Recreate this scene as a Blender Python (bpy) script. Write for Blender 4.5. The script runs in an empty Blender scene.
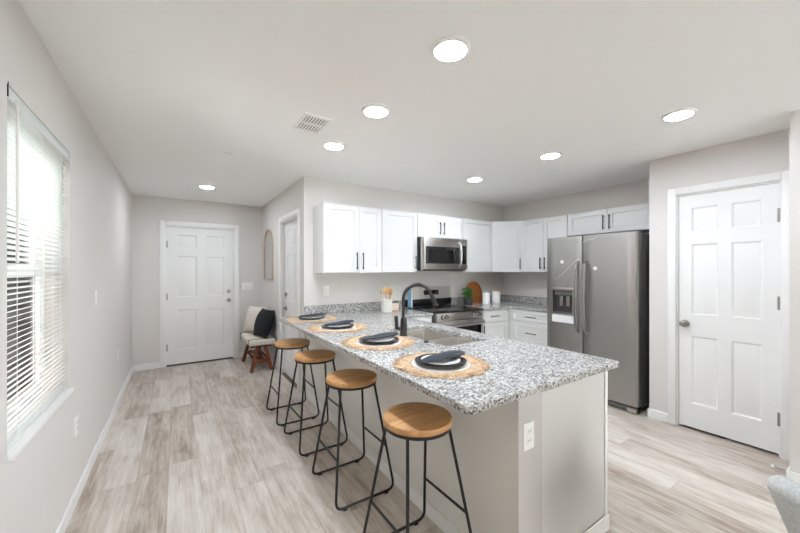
import bpy, bmesh, math, random
from mathutils import Vector, Matrix
random.seed(7)
R = math.radians
SC = bpy.context.scene
COL = SC.collection

# ------------------------------------------------------------------ camera, world, sun, exposure
cam_d = bpy.data.cameras.new('camera')
cam_d.sensor_width = 36; cam_d.lens = 36 * 339 / 800; cam_d.shift_y = 3.5 / 800
cam_d.clip_start = 0.05
cam = bpy.data.objects.new('camera', cam_d); COL.objects.link(cam)
cam.location = (0, 0, 1.40); cam.rotation_euler = (R(90), 0, R(-33.4))
SC.camera = cam

W = bpy.data.worlds.new('daylight'); SC.world = W; W.use_nodes = True
wn = W.node_tree; wn.nodes.clear()
sky = wn.nodes.new('ShaderNodeTexSky'); sky.sky_type = 'NISHITA'
sky.sun_disc = False; sky.sun_elevation = R(48); sky.sun_rotation = R(150); sky.dust_density = 2.0; sky.altitude = 10
hs = wn.nodes.new('ShaderNodeHueSaturation'); hs.inputs['Saturation'].default_value = 0.06
bg = wn.nodes.new('ShaderNodeBackground'); bg.inputs['Strength'].default_value = 1.9
out = wn.nodes.new('ShaderNodeOutputWorld')
wn.links.new(sky.outputs[0], hs.inputs['Color']); wn.links.new(hs.outputs[0], bg.inputs['Color']); wn.links.new(bg.outputs[0], out.inputs[0])
sun_d = bpy.data.lights.new('sun', 'SUN'); sun_d.energy = 48.0; sun_d.angle = R(0.6); sun_d.color = (0.81, 0.955, 1.16)
sun = bpy.data.objects.new('sun', sun_d); COL.objects.link(sun); sun.rotation_euler = (R(44), 0, R(12)); sun.location = (1, -9, 8)
SC.view_settings.view_transform = 'Standard'; SC.view_settings.look = 'None'
SC.view_settings.gamma = 1; SC.view_settings.use_curve_mapping = False
SC.view_settings.exposure = 0.95
SC.cycles.max_bounces = 14; SC.cycles.diffuse_bounces = 10; SC.cycles.glossy_bounces = 6
SC.cycles.transparent_max_bounces = 12; SC.cycles.sample_clamp_indirect = 6; SC.cycles.use_denoising = True
LAMP = 120.0       # emission of the round ceiling lamps

# ------------------------------------------------------------------ materials
def lin(c):
    f = lambda v: v / 12.92 if v <= 0.04045 else ((v + 0.055) / 1.055) ** 2.4
    return tuple(f(v / 255) for v in c) + (1,)

class NT:
    def __init__(s, name):
        s.m = bpy.data.materials.new(name); s.m.use_nodes = True
        s.t = s.m.node_tree; s.p = s.t.nodes['Principled BSDF']; s.o = s.t.nodes['Material Output']
    def n(s, typ, **kw):
        nd = s.t.nodes.new(typ)
        for k, v in kw.items():
            if k.startswith('i_'):
                nd.inputs[k[2:].replace('_', ' ')].default_value = v
            else:
                setattr(nd, k, v)
        return nd
    def l(s, a, b): s.t.links.new(a, b)
    def math(s, op, a, b=None):
        nd = s.n('ShaderNodeMath', operation=op)
        for k, v in enumerate((a, b)):
            if v is None: continue
            if isinstance(v, (int, float)): nd.inputs[k].default_value = v
            else: s.l(v, nd.inputs[k])
        return nd.outputs[0]
    def ramp(s, fac, stops, interp='LINEAR'):
        nd = s.n('ShaderNodeValToRGB'); cr = nd.color_ramp; cr.interpolation = interp
        while len(cr.elements) < len(stops): cr.elements.new(0.5)
        for e, (p, c) in zip(cr.elements, stops): e.position = p; e.color = c
        s.l(fac, nd.inputs[0]); return nd.outputs[0]
    def bump(s, h, strength=0.2, dist=0.002):
        b = s.n('ShaderNodeBump'); b.inputs['Strength'].default_value = strength; b.inputs['Distance'].default_value = dist
        s.l(h, b.inputs['Height']); s.l(b.outputs[0], s.p.inputs['Normal'])

def plain(name, rgb, rough=0.5, metal=0.0, noise=0.0, nscale=8.0, bump=0.0, bscale=200.0, spec=None, coat=0.0):
    k = NT(name)
    k.p.inputs['Base Color'].default_value = lin(rgb); k.p.inputs['Roughness'].default_value = rough
    k.p.inputs['Metallic'].default_value = metal
    if spec is not None: k.p.inputs['Specular IOR Level'].default_value = spec
    if coat: k.p.inputs['Coat Weight'].default_value = coat; k.p.inputs['Coat Roughness'].default_value = 0.05
    tc = k.n('ShaderNodeTexCoord')
    if noise:
        nz = k.n('ShaderNodeTexNoise', i_Scale=nscale, i_Detail=4.0); k.l(tc.outputs['Object'], nz.inputs['Vector'])
        a = tuple(max(0, v * (1 - noise)) for v in lin(rgb)[:3]) + (1,); b = tuple(min(1, v * (1 + noise)) for v in lin(rgb)[:3]) + (1,)
        k.l(k.ramp(nz.outputs[0], [(0.3, a), (0.7, b)]), k.p.inputs['Base Color'])
    if bump:
        nb = k.n('ShaderNodeTexNoise', i_Scale=bscale, i_Detail=3.0); k.l(tc.outputs['Object'], nb.inputs['Vector'])
        k.bump(nb.outputs[0], bump, 0.002)
    return k.m

def wood(name, dark, light, axis=0, scale=9.0, rough=0.45):
    k = NT(name); tc = k.n('ShaderNodeTexCoord'); oi = k.n('ShaderNodeObjectInfo')
    mp = k.n('ShaderNodeMapping'); sc = [scale] * 3; sc[axis] = scale * 0.12; mp.inputs['Scale'].default_value = sc
    k.l(tc.outputs['Object'], mp.inputs['Vector'])
    ad = k.n('ShaderNodeVectorMath', operation='ADD'); k.l(mp.outputs[0], ad.inputs[0])
    cx = k.n('ShaderNodeCombineXYZ'); k.l(k.math('MULTIPLY', oi.outputs['Random'], 37.0), cx.inputs[0]); k.l(k.math('MULTIPLY', oi.outputs['Random'], 91.0), cx.inputs[1])
    k.l(cx.outputs[0], ad.inputs[1])
    nz = k.n('ShaderNodeTexNoise', i_Scale=3.0, i_Detail=6.0, i_Roughness=0.6, i_Distortion=0.6); k.l(ad.outputs[0], nz.inputs['Vector'])
    k.l(k.ramp(nz.outputs[0], [(0.3, lin(dark)), (0.52, lin(tuple((a + b) / 2 for a, b in zip(dark, light)))), (0.7, lin(light))]), k.p.inputs['Base Color'])
    k.p.inputs['Roughness'].default_value = rough; k.bump(nz.outputs[0], 0.08, 0.001)
    return k.m

def floor_mat():
    k = NT('pale_vinyl_planks'); g = k.n('ShaderNodeNewGeometry'); sp = k.n('ShaderNodeSeparateXYZ'); k.l(g.outputs['Position'], sp.inputs[0])
    x, y = sp.outputs[0], sp.outputs[1]
    u = k.math('DIVIDE', k.math('ADD', x, 5.03), 0.178); row = k.math('FLOOR', u); fu = k.math('FRACT', u)
    wr = k.n('ShaderNodeTexWhiteNoise', noise_dimensions='1D'); k.l(row, wr.inputs['W'])
    v = k.math('ADD', k.math('DIVIDE', k.math('ADD', y, 20.0), 1.22), wr.outputs['Value']); cl = k.math('FLOOR', v); fv = k.math('FRACT', v)
    cb = k.n('ShaderNodeCombineXYZ'); k.l(row, cb.inputs[0]); k.l(cl, cb.inputs[1])
    wp = k.n('ShaderNodeTexWhiteNoise', noise_dimensions='2D'); k.l(cb.outputs[0], wp.inputs['Vector'])
    gv = k.n('ShaderNodeCombineXYZ'); k.l(k.math('MULTIPLY', x, 15.0), gv.inputs[0]); k.l(k.math('MULTIPLY', y, 1.0), gv.inputs[1]); k.l(k.math('MULTIPLY', wp.outputs['Value'], 60.0), gv.inputs[2])
    n1 = k.n('ShaderNodeTexNoise', i_Scale=1.6, i_Detail=6.0, i_Roughness=0.62, i_Distortion=0.8); k.l(gv.outputs[0], n1.inputs['Vector'])
    gv2 = k.n('ShaderNodeCombineXYZ'); k.l(k.math('MULTIPLY', x, 60.0), gv2.inputs[0]); k.l(k.math('MULTIPLY', y, 3.0), gv2.inputs[1]); k.l(k.math('MULTIPLY', wp.outputs['Value'], 30.0), gv2.inputs[2])
    n2 = k.n('ShaderNodeTexNoise', i_Scale=1.5, i_Detail=3.0); k.l(gv2.outputs[0], n2.inputs['Vector'])
    gv3 = k.n('ShaderNodeCombineXYZ'); k.l(k.math('MULTIPLY', x, 7.0), gv3.inputs[0]); k.l(k.math('MULTIPLY', y, 2.2), gv3.inputs[1]); k.l(k.math('MULTIPLY', wp.outputs['Value'], 17.0), gv3.inputs[2])
    n3 = k.n('ShaderNodeTexNoise', i_Scale=1.2, i_Detail=5.0, i_Roughness=0.65, i_Distortion=0.5); k.l(gv3.outputs[0], n3.inputs['Vector'])
    f = k.math('ADD', k.math('MULTIPLY', n1.outputs[0], 0.42), k.math('MULTIPLY', k.math('SUBTRACT', wp.outputs['Value'], 0.5), 0.13))
    f = k.math('ADD', f, k.math('MULTIPLY', n3.outputs[0], 0.50))
    f = k.math('ADD', f, k.math('MULTIPLY', k.math('SUBTRACT', n2.outputs[0], 0.5), 0.24)); f = k.math('ADD', f, 0.04)
    c = k.ramp(f, [(0.30, lin((144, 126, 112))), (0.43, lin((180, 167, 155))), (0.54, lin((201, 192, 182))), (0.70, lin((219, 213, 206)))])
    # thin dark seams between planks
    e1 = k.math('MINIMUM', fu, k.math('SUBTRACT', 1.0, fu)); e2 = k.math('MINIMUM', fv, k.math('SUBTRACT', 1.0, fv))
    sm = k.math('MAXIMUM', k.math('LESS_THAN', e1, 0.008), k.math('LESS_THAN', e2, 0.0012))
    mx = k.n('ShaderNodeMix', data_type='RGBA'); k.l(k.math('MULTIPLY', sm, 0.35), mx.inputs['Factor']); k.l(c, mx.inputs['A']); mx.inputs['B'].default_value = lin((110, 98, 88))
    k.l(mx.outputs['Result'], k.p.inputs['Base Color']); k.p.inputs['Roughness'].default_value = 0.42
    k.p.inputs['Specular IOR Level'].default_value = 0.35
    k.bump(n2.outputs[0], 0.06, 0.001)
    return k.m

def granite_mat():
    k = NT('speckled_granite'); g = k.n('ShaderNodeNewGeometry')
    def vor(sc, rnd=1.0):
        v = k.n('ShaderNodeTexVoronoi', i_Scale=sc, i_Randomness=rnd); 
        d = k.n('ShaderNodeTexNoise', i_Scale=sc * 0.8, i_Detail=2.0); k.l(g.outputs['Position'], d.inputs['Vector'])
        a = k.n('ShaderNodeVectorMath', operation='MULTIPLY_ADD'); k.l(d.outputs['Color'], a.inputs[0]); a.inputs[1].default_value = (0.9 / sc,) * 3; k.l(g.outputs['Position'], a.inputs[2])
        k.l(a.outputs[0], v.inputs['Vector']); s2 = k.n('ShaderNodeSeparateColor'); k.l(v.outputs['Color'], s2.inputs[0]); return s2.outputs[0]
    a = vor(105); b = vor(125); c = vor(230)
    nz = k.n('ShaderNodeTexNoise', i_Scale=14.0, i_Detail=3.0); k.l(g.outputs['Position'], nz.inputs['Vector'])
    base = k.ramp(a, [(0.0, lin((108, 106, 104))), (0.18, lin((146, 144, 141))), (0.42, lin((174, 172, 169))), (0.72, lin((202, 200, 197)))], 'CONSTANT')
    dk = k.math('LESS_THAN', k.math('ADD', b, k.math('MULTIPLY', k.math('SUBTRACT', nz.outputs[0], 0.5), -0.6)), 0.12)
    m1 = k.n('ShaderNodeMix', data_type='RGBA'); k.l(k.math('MULTIPLY', dk, 0.78), m1.inputs['Factor']); k.l(base, m1.inputs['A']); m1.inputs['B'].default_value = lin((52, 50, 50))
    wt = k.math('GREATER_THAN', c, 0.88)
    m2 = k.n('ShaderNodeMix', data_type='RGBA'); k.l(k.math('MULTIPLY', wt, 0.6), m2.inputs['Factor']); k.l(m1.outputs['Result'], m2.inputs['A']); m2.inputs['B'].default_value = lin((226, 224, 220))
    k.l(m2.outputs['Result'], k.p.inputs['Base Color']); k.p.inputs['Roughness'].default_value = 0.16
    return k.m

def steel_mat(name, rgb, rough, axis):
    k = NT(name); tc = k.n('ShaderNodeTexCoord'); mp = k.n('ShaderNodeMapping'); sc = [300.0] * 3; sc[axis] = 2.0; mp.inputs['Scale'].default_value = sc
    k.l(tc.outputs['Object'], mp.inputs['Vector']); nz = k.n('ShaderNodeTexNoise', i_Scale=1.0, i_Detail=2.0); k.l(mp.outputs[0], nz.inputs['Vector'])
    k.p.inputs['Base Color'].default_value = lin(rgb); k.p.inputs['Metallic'].default_value = 1.0
    k.l(k.math('ADD', k.math('MULTIPLY', nz.outputs[0], 0.12), rough - 0.06), k.p.inputs['Roughness'])
    k.bump(nz.outputs[0], 0.03, 0.0005)
    return k.m

def glass_mat():
    k = NT('window_glass'); k.t.nodes.remove(k.p)
    tr = k.n('ShaderNodeBsdfTransparent'); tr.inputs[0].default_value = (0.955, 0.975, 0.965, 1)
    gl = k.n('ShaderNodeBsdfGlossy'); gl.inputs['Roughness'].default_value = 0.02
    fr = k.n('ShaderNodeFresnel', i_IOR=1.45); mx = k.n('ShaderNodeMixShader')
    k.l(fr.outputs[0], mx.inputs[0]); k.l(tr.outputs[0], mx.inputs[1]); k.l(gl.outputs[0], mx.inputs[2]); k.l(mx.outputs[0], k.o.inputs[0])
    return k.m

def blind_mat():
    k = NT('white_blind_slat'); k.p.inputs['Base Color'].default_value = lin((238, 240, 238)); k.p.inputs['Roughness'].default_value = 0.5
    tl = k.n('ShaderNodeBsdfTranslucent'); tl.inputs[0].default_value = (0.85, 0.88, 0.86, 1); mx = k.n('ShaderNodeMixShader'); mx.inputs[0].default_value = 0.35
    k.l(k.p.outputs[0], mx.inputs[1]); k.l(tl.outputs[0], mx.inputs[2]); k.l(mx.outputs[0], k.o.inputs[0])
    return k.m

def lamp_mat():
    k = NT('lit_lamp_lens'); e = k.n('ShaderNodeEmission'); e.inputs[0].default_value = (0.88, 0.958, 1.06, 1); e.inputs[1].default_value = LAMP
    k.l(e.outputs[0], k.o.inputs[0]); return k.m

def raffia_mat(name, a, b):
    k = NT(name); tc = k.n('ShaderNodeTexCoord'); nz = k.n('ShaderNodeTexNoise', i_Scale=55.0, i_Detail=4.0); k.l(tc.outputs['Object'], nz.inputs['Vector'])
    k.l(k.ramp(nz.outputs[0], [(0.3, lin(a)), (0.7, lin(b))]), k.p.inputs['Base Color']); k.p.inputs['Roughness'].default_value = 0.9
    w = k.n('ShaderNodeTexWave', i_Scale=60.0, i_Distortion=3.0); k.l(tc.outputs['Object'], w.inputs['Vector']); k.bump(w.outputs['Fac'], 0.5, 0.003)
    return k.m

def leaf_mat():
    return plain('green_leaf', (58, 108, 44), 0.5, noise=0.4, nscale=30)

M = dict(
    wall=plain('greige_wall_paint', (215, 211, 207), 0.85, bump=0.05, bscale=260),
    ceil=plain('white_ceiling_paint', (242, 242, 240), 0.9, bump=0.06, bscale=180),
    trim=plain('white_trim_paint', (232, 231, 229), 0.4),
    door=plain('white_door_paint', (232, 231, 229), 0.42, bump=0.02, bscale=90),
    cab=plain('white_cabinet_paint', (217, 216, 214), 0.35),
    knee=plain('warm_grey_panel_paint', (222, 220, 215), 0.55),
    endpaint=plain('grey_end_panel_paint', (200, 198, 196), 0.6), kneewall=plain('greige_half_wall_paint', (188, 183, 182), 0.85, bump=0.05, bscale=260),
    floor=floor_mat(), granite=granite_mat(),
    steel=steel_mat('brushed_steel', (170, 168, 165), 0.38, 2),
    steelh=steel_mat('brushed_steel_horizontal', (184, 180, 175), 0.30, 0),
    palesteel=steel_mat('pale_range_steel', (214, 211, 206), 0.45, 0),
    sink=steel_mat('sink_steel', (222, 217, 210), 0.34, 0),
    chrome=plain('bright_handle_steel', (200, 199, 197), 0.2, 1.0),
    niche=plain('dark_dispenser_niche', (74, 73, 72), 0.5), fhandle=plain('grey_handle_steel', (158, 157, 154), 0.32, 1.0),
    satin=plain('pale_satin_handle', (216, 214, 210), 0.42, 1.0), hingemetal=plain('hinge_metal', (164, 161, 156), 0.4, 1.0),
    nickel=plain('satin_nickel', (168, 164, 158), 0.3, 1.0),
    darkside=plain('dark_grey_appliance_side', (92, 91, 89), 0.5),
    black=plain('black_enamel', (20, 20, 21), 0.25),
    blackmetal=plain('black_powder_coat', (24, 24, 25), 0.45, noise=0.1),
    mblack=plain('matte_black_faucet', (30, 30, 31), 0.38),
    blackglass=plain('black_glass', (12, 12, 13), 0.06, coat=0.5),
    mwglass=plain('smoked_glass', (34, 35, 37), 0.12),
    pull=plain('gunmetal_pull', (66, 64, 63), 0.35, 0.8),
    seatwood=wood('oak_seat', (172, 122, 74), (214, 166, 110), 0, 10.0),
    benchwood=wood('reddish_bench_wood', (82, 38, 16), (146, 76, 36), 2, 14.0),
    boardwood=wood('amber_board_wood', (138, 78, 34), (178, 108, 54), 2, 10.0),
    spoonwood=wood('pale_spoon_wood', (176, 130, 80), (214, 172, 118), 2, 14.0),
    framewood=wood('mirror_frame_wood', (186, 160, 130), (212, 188, 158), 2, 10.0),
    fencewood=wood('dark_fence_wood', (124, 74, 56), (158, 104, 82), 2, 5.0, 0.8),
    mirror=plain('mirror_glass', (225, 226, 226), 0.02, 1.0),
    raffia=raffia_mat('natural_raffia', (170, 138, 106), (216, 188, 156)),
    whiteweave=raffia_mat('white_weave', (218, 212, 202), (238, 234, 228)),
    plate=plain('charcoal_stoneware', (44, 46, 50), 0.22, noise=0.12),
    white_ceramic=plain('white_ceramic', (242, 241, 239), 0.2),
    crock=plain('ribbed_cream_crock', (216, 212, 205), 0.6, noise=0.06, nscale=60, bump=0.4, bscale=90),
    napkin=plain('slate_blue_linen', (48, 54, 62), 0.9, noise=0.15, nscale=40, bump=0.3, bscale=400),
    cream=plain('cream_upholstery', (214, 205, 194), 0.95, noise=0.08, nscale=60, bump=0.5, bscale=300),
    blackcloth=plain('black_cloth', (26, 27, 28), 0.95, noise=0.2, nscale=80, bump=0.5, bscale=300),
    boucle=plain('grey_boucle', (192, 193, 192), 0.95, noise=0.16, nscale=120, bump=1.0, bscale=160),
    pot=plain('dark_pot', (50, 50, 52), 0.6), leaf=leaf_mat(), stem=plain('brown_stem', (92, 70, 48), 0.8),
    soil=plain('soil', (50, 38, 28), 1.0), plastic=plain('white_plastic', (236, 235, 232), 0.35),
    slot=plain('dark_slot', (30, 30, 30), 0.8), gasket=plain('dark_gasket', (36, 35, 35), 0.7),
    blind=blind_mat(), glass=glass_mat(), lamp=lamp_mat(),
    blue=plain('blue_print', (104, 156, 180), 0.5), paper=plain('white_paper', (236, 235, 232), 0.7), film=plain('clear_film_edge', (205, 204, 202), 0.3),
    pinkpaper=plain('warm_paper', (218, 200, 188), 0.7), ground=plain('pale_concrete', (206, 203, 197), 0.9, noise=0.1, nscale=2.0),
    bark=plain('tree_bark', (96, 80, 62), 0.9, noise=0.3, nscale=12), treeleaf=plain('yellow_green_foliage', (150, 168, 66), 0.6, noise=0.35, nscale=4),
    bronze=plain('bronze_threshold', (120, 100, 82), 0.5, 0.3), sweep=plain('dark_door_sweep', (62, 52, 46), 0.7), rubber=plain('black_rubber', (22, 22, 22), 0.7), whiterubber=plain('white_rubber', (240, 238, 234), 0.6),
    display=plain('display_glass', (16, 18, 20), 0.1), sticker=plain('sticker_white', (226, 226, 224), 0.5),
    lid=wood('bamboo_lid', (176, 140, 98), (206, 172, 128), 0, 12.0), graylid=plain('grey_lid', (158, 156, 152), 0.4))

# ------------------------------------------------------------------ mesh helpers
class MB:
    """collects shapes into one bmesh"""
    def __init__(s): s.b = bmesh.new()
    def box(s, x0, x1, y0, y1, z0, z1, bev=0.0, seg=2, mat=None):
        r = bmesh.ops.create_cube(s.b, size=1.0)
        c = Vector(((x0 + x1) / 2, (y0 + y1) / 2, (z0 + z1) / 2)); d = (abs(x1 - x0), abs(y1 - y0), abs(z1 - z0))
        for v in r['verts']: v.co = Vector((v.co.x * d[0], v.co.y * d[1], v.co.z * d[2])) + c
        vs = r['verts']
        if bev:
            es = list({e for v in vs for e in v.link_edges})
            rr = bmesh.ops.bevel(s.b, geom=es, offset=min(bev, min(d) * 0.49), segments=seg, profile=0.5, affect='EDGES')
            vs = list({v for f in rr['faces'] for v in f.verts} | {v for v in vs if v.is_valid})
        if mat is not None:
            for v in vs: v.co = mat @ v.co
        return s
    def prism(s, pts, z0, z1, bev=0.0):
        lo = [s.b.verts.new((x, y, z0)) for x, y in pts]; hi = [s.b.verts.new((x, y, z1)) for x, y in pts]
        n = len(pts); s.b.faces.new(hi); s.b.faces.new(lo[::-1])
        for i in range(n): s.b.faces.new((lo[i], lo[(i + 1) % n], hi[(i + 1) % n], hi[i]))
        return s
    def lathe(s, prof, n=40, mat=None, cap=True):
        rings = []
        for r, z in prof:
            if r < 1e-6: rings.append([s.b.verts.new((0, 0, z))])
            else: rings.append([s.b.verts.new((r * math.cos(2 * math.pi * k / n), r * math.sin(2 * math.pi * k / n), z)) for k in range(n)])
        for a, b in zip(rings, rings[1:]):
            for k in range(n):
                q = (a[k % len(a)], a[(k + 1) % n % len(a)], b[(k + 1) % n % len(b)], b[k % len(b)])
                u = []
                for v in q:
                    if v not in u: u.append(v)
                if len(u) >= 3: s.b.faces.new(u)
        if cap:
            for rg, rev in ((rings[0], True), (rings[-1], False)):
                if len(rg) > 2: s.b.faces.new(rg[::-1] if rev else rg)
        if mat is not None:
            for rg in rings:
                for v in rg: v.co = mat @ v.co
        return s
    def tube(s, pts, r, n=10, cap=True, closed=False):
        pts = [Vector(p) for p in pts]; rs = r if isinstance(r, (list, tuple)) else [r] * len(pts)
        rings = []; up = None
        for i, p in enumerate(pts):
            if closed: t = (pts[(i + 1) % len(pts)] - pts[i - 1]).normalized()
            else: t = ((pts[min(i + 1, len(pts) - 1)] - pts[max(i - 1, 0)])).normalized()
            if up is None: up = t.orthogonal().normalized()
            up = (up - t * up.dot(t)).normalized(); bi = t.cross(up)
            rings.append([s.b.verts.new(p + (up * math.cos(2 * math.pi * k / n) + bi * math.sin(2 * math.pi * k / n)) * rs[i]) for k in range(n)])
        pr = list(zip(rings, rings[1:])) + ([(rings[-1], rings[0])] if closed else [])
        for a, b in pr:
            for k in range(n): s.b.faces.new((a[k], a[(k + 1) % n], b[(k + 1) % n], b[k]))
        if cap and not closed: s.b.faces.new(rings[0][::-1]); s.b.faces.new(rings[-1])
        return s
    def bar(s, p, q, w, t, up=(0, 0, 1), bev=0.0):
        p, q = Vector(p), Vector(q); d = q - p; z = d.normalized(); x = Vector(up).cross(z)
        if x.length < 1e-4: x = Vector((1, 0, 0))
        x.normalize(); y = z.cross(x); m = Matrix((x, y, z)).transposed().to_4x4(); m.translation = (p + q) / 2
        return s.box(-w / 2, w / 2, -t / 2, t / 2, -d.length / 2, d.length / 2, bev, 2, m)
    def build(s, name, mat, parent=None, loc=None, smooth=True, ang=35):
        bmesh.ops.recalc_face_normals(s.b, faces=s.b.faces)
        me = bpy.data.meshes.new(name); s.b.to_mesh(me); s.b.free()
        me.materials.append(M[mat] if isinstance(mat, str) else mat)
        return link(name, me, parent, loc, smooth, ang)

def link(name, me, parent=None, loc=None, smooth=True, ang=35):
    if smooth:
        for p in me.polygons: p.use_smooth = True
        try: me.set_sharp_from_angle(angle=R(ang))
        except Exception: pass
    o = bpy.data.objects.new(name, me); COL.objects.link(o)
    if parent is not None: o.parent = parent
    if loc: o.location = loc
    return o

def fillet(pts, r, n=5):
    out_ = [Vector(pts[0])]
    for a, b, c in zip(pts, pts[1:], pts[2:]):
        a, b, c = Vector(a), Vector(b), Vector(c); d1 = (a - b).normalized(); d2 = (c - b).normalized()
        k = min(r, (a - b).length * 0.45, (c - b).length * 0.45)
        for i in range(n + 1):
            t = i / n; p = (b + d1 * k) * (1 - t) ** 2 + b * 2 * t * (1 - t) + (b + d2 * k) * t ** 2; out_.append(p)
    out_.append(Vector(pts[-1])); return out_

def thing(name, label, cat, loc=(0, 0, 0), rz=0.0, group=None):
    o = bpy.data.objects.new(name, None); o.empty_display_size = 0.1; COL.objects.link(o); o.location = loc; o.rotation_euler = (0, 0, R(rz))
    o['label'] = label; o['category'] = cat
    if group: o['group'] = group
    return o

def tag(o, label, cat, group=None, kind=None):
    o['label'] = label; o['category'] = cat
    if group: o['group'] = group
    if kind: o['kind'] = kind
    return o

def struct(o): o['kind'] = 'structure'; return o

def sbox(name, mat, *b, bev=0.0):
    return struct(MB().box(*b, bev=bev).build(name, mat))

KIDS = {}
def copy_tree(root, loc=None, rz=None, label=None):
    r = root.copy(); COL.objects.link(r)
    if loc is not None: r.location = loc
    if rz is not None: r.rotation_euler = (0, 0, R(rz))
    if label: r['label'] = label
    def rec(src, dst):
        for ch in [o for o in COL.objects if o.parent == src]:
            c = ch.copy(); COL.objects.link(c); c.parent = dst; rec(ch, c)
    rec(root, r); return r

def panel_slab(mb, w, h, th, panels, steps, x0=0.0, z0=0.0, y0=0.0):
    """slab with its front at y=y0 (facing -y) carrying stepped panels; steps = [(inset, depth), ...]"""
    b = mb.b; xs = sorted({0, w} | {p[0] for p in panels} | {p[1] for p in panels}); zs = sorted({0, h} | {p[2] for p in panels} | {p[3] for p in panels})
    cache = {}
    def V(x, y, z):
        k = (round(x, 5), round(y, 5), round(z, 5))
        if k not in cache: cache[k] = b.verts.new((x + x0, y + y0, z + z0))
        return cache[k]
    def inside(x, z):
        for p in panels:
            if p[0] < x < p[1] and p[2] < z < p[3]: return p
    for i in range(len(xs) - 1):
        for j in range(len(zs) - 1):
            if not inside((xs[i] + xs[i + 1]) / 2, (zs[j] + zs[j + 1]) / 2):
                b.faces.new((V(xs[i], 0, zs[j]), V(xs[i + 1], 0, zs[j]), V(xs[i + 1], 0, zs[j + 1]), V(xs[i], 0, zs[j + 1])))
    for p in panels:
        def loop(ins, d): return [V(p[0] + ins, d, p[2] + ins), V(p[1] - ins, d, p[2] + ins), V(p[1] - ins, d, p[3] - ins), V(p[0] + ins, d, p[3] - ins)]
        # ring through any grid points on the panel border
        prev = loop(0, 0)
        mids = [[], [], [], []]
        for xx in xs:
            if p[0] < xx < p[1]: mids[0].append(V(xx, 0, p[2])); mids[2].insert(0, V(xx, 0, p[3]))
        for zz in zs:
            if p[2] < zz < p[3]: mids[1].append(V(p[1], 0, zz)); mids[3].insert(0, V(p[0], 0, zz))
        first = True
        for ins, d in steps:
            cur = loop(ins, d)
            for k in range(4):
                m = mids[k] if first else []
                b.faces.new([prev[k]] + m + [prev[(k + 1) % 4], cur[(k + 1) % 4], cur[k]])
            prev = cur; first = False
        b.faces.new(prev)
    bk = {}
    for (x, z) in ((0, 0), (w, 0), (w, h), (0, h)): bk[(x, z)] = V(x, th, z)
    b.faces.new((bk[(0, 0)], bk[(0, h)], bk[(w, h)], bk[(w, 0)]))
    b.faces.new([V(x, 0, 0) for x in reversed(xs)] + [bk[(0, 0)], bk[(w, 0)]])
    b.faces.new([V(x, 0, h) for x in xs] + [bk[(w, h)], bk[(0, h)]])
    b.faces.new([V(0, 0, z) for z in zs] + [bk[(0, h)], bk[(0, 0)]])
    b.faces.new([V(w, 0, z) for z in reversed(zs)] + [bk[(w, 0)], bk[(w, h)]])
    return mb

SHAKER = [(0.004, 0.007), (0.0045, 0.008)]
RAISED = [(0.012, 0.009), (0.022, 0.009), (0.045, 0.003)]

# ------------------------------------------------------------------ the room
XL, YF, XC, YK, XF, XP = -0.51, 5.93, 1.18, 3.72, 4.48, 3.76
XN, YN, YB, CH = 3.36, 0.45, -3.6, 2.44
T = 0.15
sbox('floor', 'floor', XL - T, XF + 0.3, YB - T, YF + T, -0.12, 0.0)
sbox('ceiling', 'ceil', XL - T, XF + 0.3, YB - T, YF + T, CH, CH + 0.12)
WY0, WY1, WZ0, WZ1 = 1.80, 2.665, 0.705, 2.075
w = MB()
w.box(XL - T, XL, YB - T, WY0, 0, CH).box(XL - T, XL, WY1, YF + T, 0, CH).box(XL - T, XL, WY0, WY1, 0, WZ0).box(XL - T, XL, WY0, WY1, WZ1, CH)
struct(w.build('wall_left', 'wall'))
DX0, DX1, DZ = -0.135, 0.765, 2.04
w = MB().box(XL, DX0, YF, YF + T, 0, CH).box(DX1, XC + 0.12, YF, YF + T, 0, CH).box(DX0, DX1, YF, YF + T, DZ, CH); struct(w.build('wall_front', 'wall'))
HY0, HY1, HZ = 3.93, 4.69, 2.04
w = MB().box(XC, XC + 0.12, YK, HY0, 0, CH).box(XC, XC + 0.12, HY1, YF, 0, CH).box(XC, XC + 0.12, HY0, HY1, HZ, CH); struct(w.build('wall_corridor', 'wall'))
sbox('wall_kitchen', 'wall', XC + 0.12, XF + 0.15, YK, YK + 0.12, 0, CH)
sbox('wall_fridge', 'wall', XF, XF + 0.15, 1.388, YK, 0, CH)
PY0, PY1, PZ = 0.543, 1.178, 2.07
w = MB().box(XP, XP + 0.12, PY1, 1.388, 0, CH).box(XP, XP + 0.12, YN, PY0, 0, CH).box(XP, XP + 0.12, PY0, PY1, PZ, CH).box(XP + 0.12, XF, 1.28, 1.388, 0, CH)
struct(w.build('wall_pantry', 'wall'))
w = MB().box(XN, XN + 0.12, YB, YN, 0, CH).box(XN + 0.12, XP + 0.12, YN - 0.12, YN, 0, CH); struct(w.build('wall_right', 'wall'))
sbox('wall_closet_back', 'wall', XF, XF + 0.15, 0.34, 1.28, 0, CH)
sbox('wall_closet_side', 'wall', XP + 0.12, XF, 0.22, 0.34, 0, CH)
sbox('wall_utility_side', 'wall', 2.6, 2.72, YK + 0.12, YF + T, 0, CH)
sbox('wall_utility_back', 'wall', XC + 0.12, 2.6, YF, YF + T, 0, CH)
GX0, GX1, GZ = 1.9, 3.1, 2.05  # back wall opening for the added glass door, placed for its daylight
w = MB().box(XL, GX0, YB - T, YB, 0, CH).box(GX1, XN + 0.12, YB - T, YB, 0, CH).box(GX0, GX1, YB - T, YB, GZ, CH); struct(w.build('wall_back', 'wall'))

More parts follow.
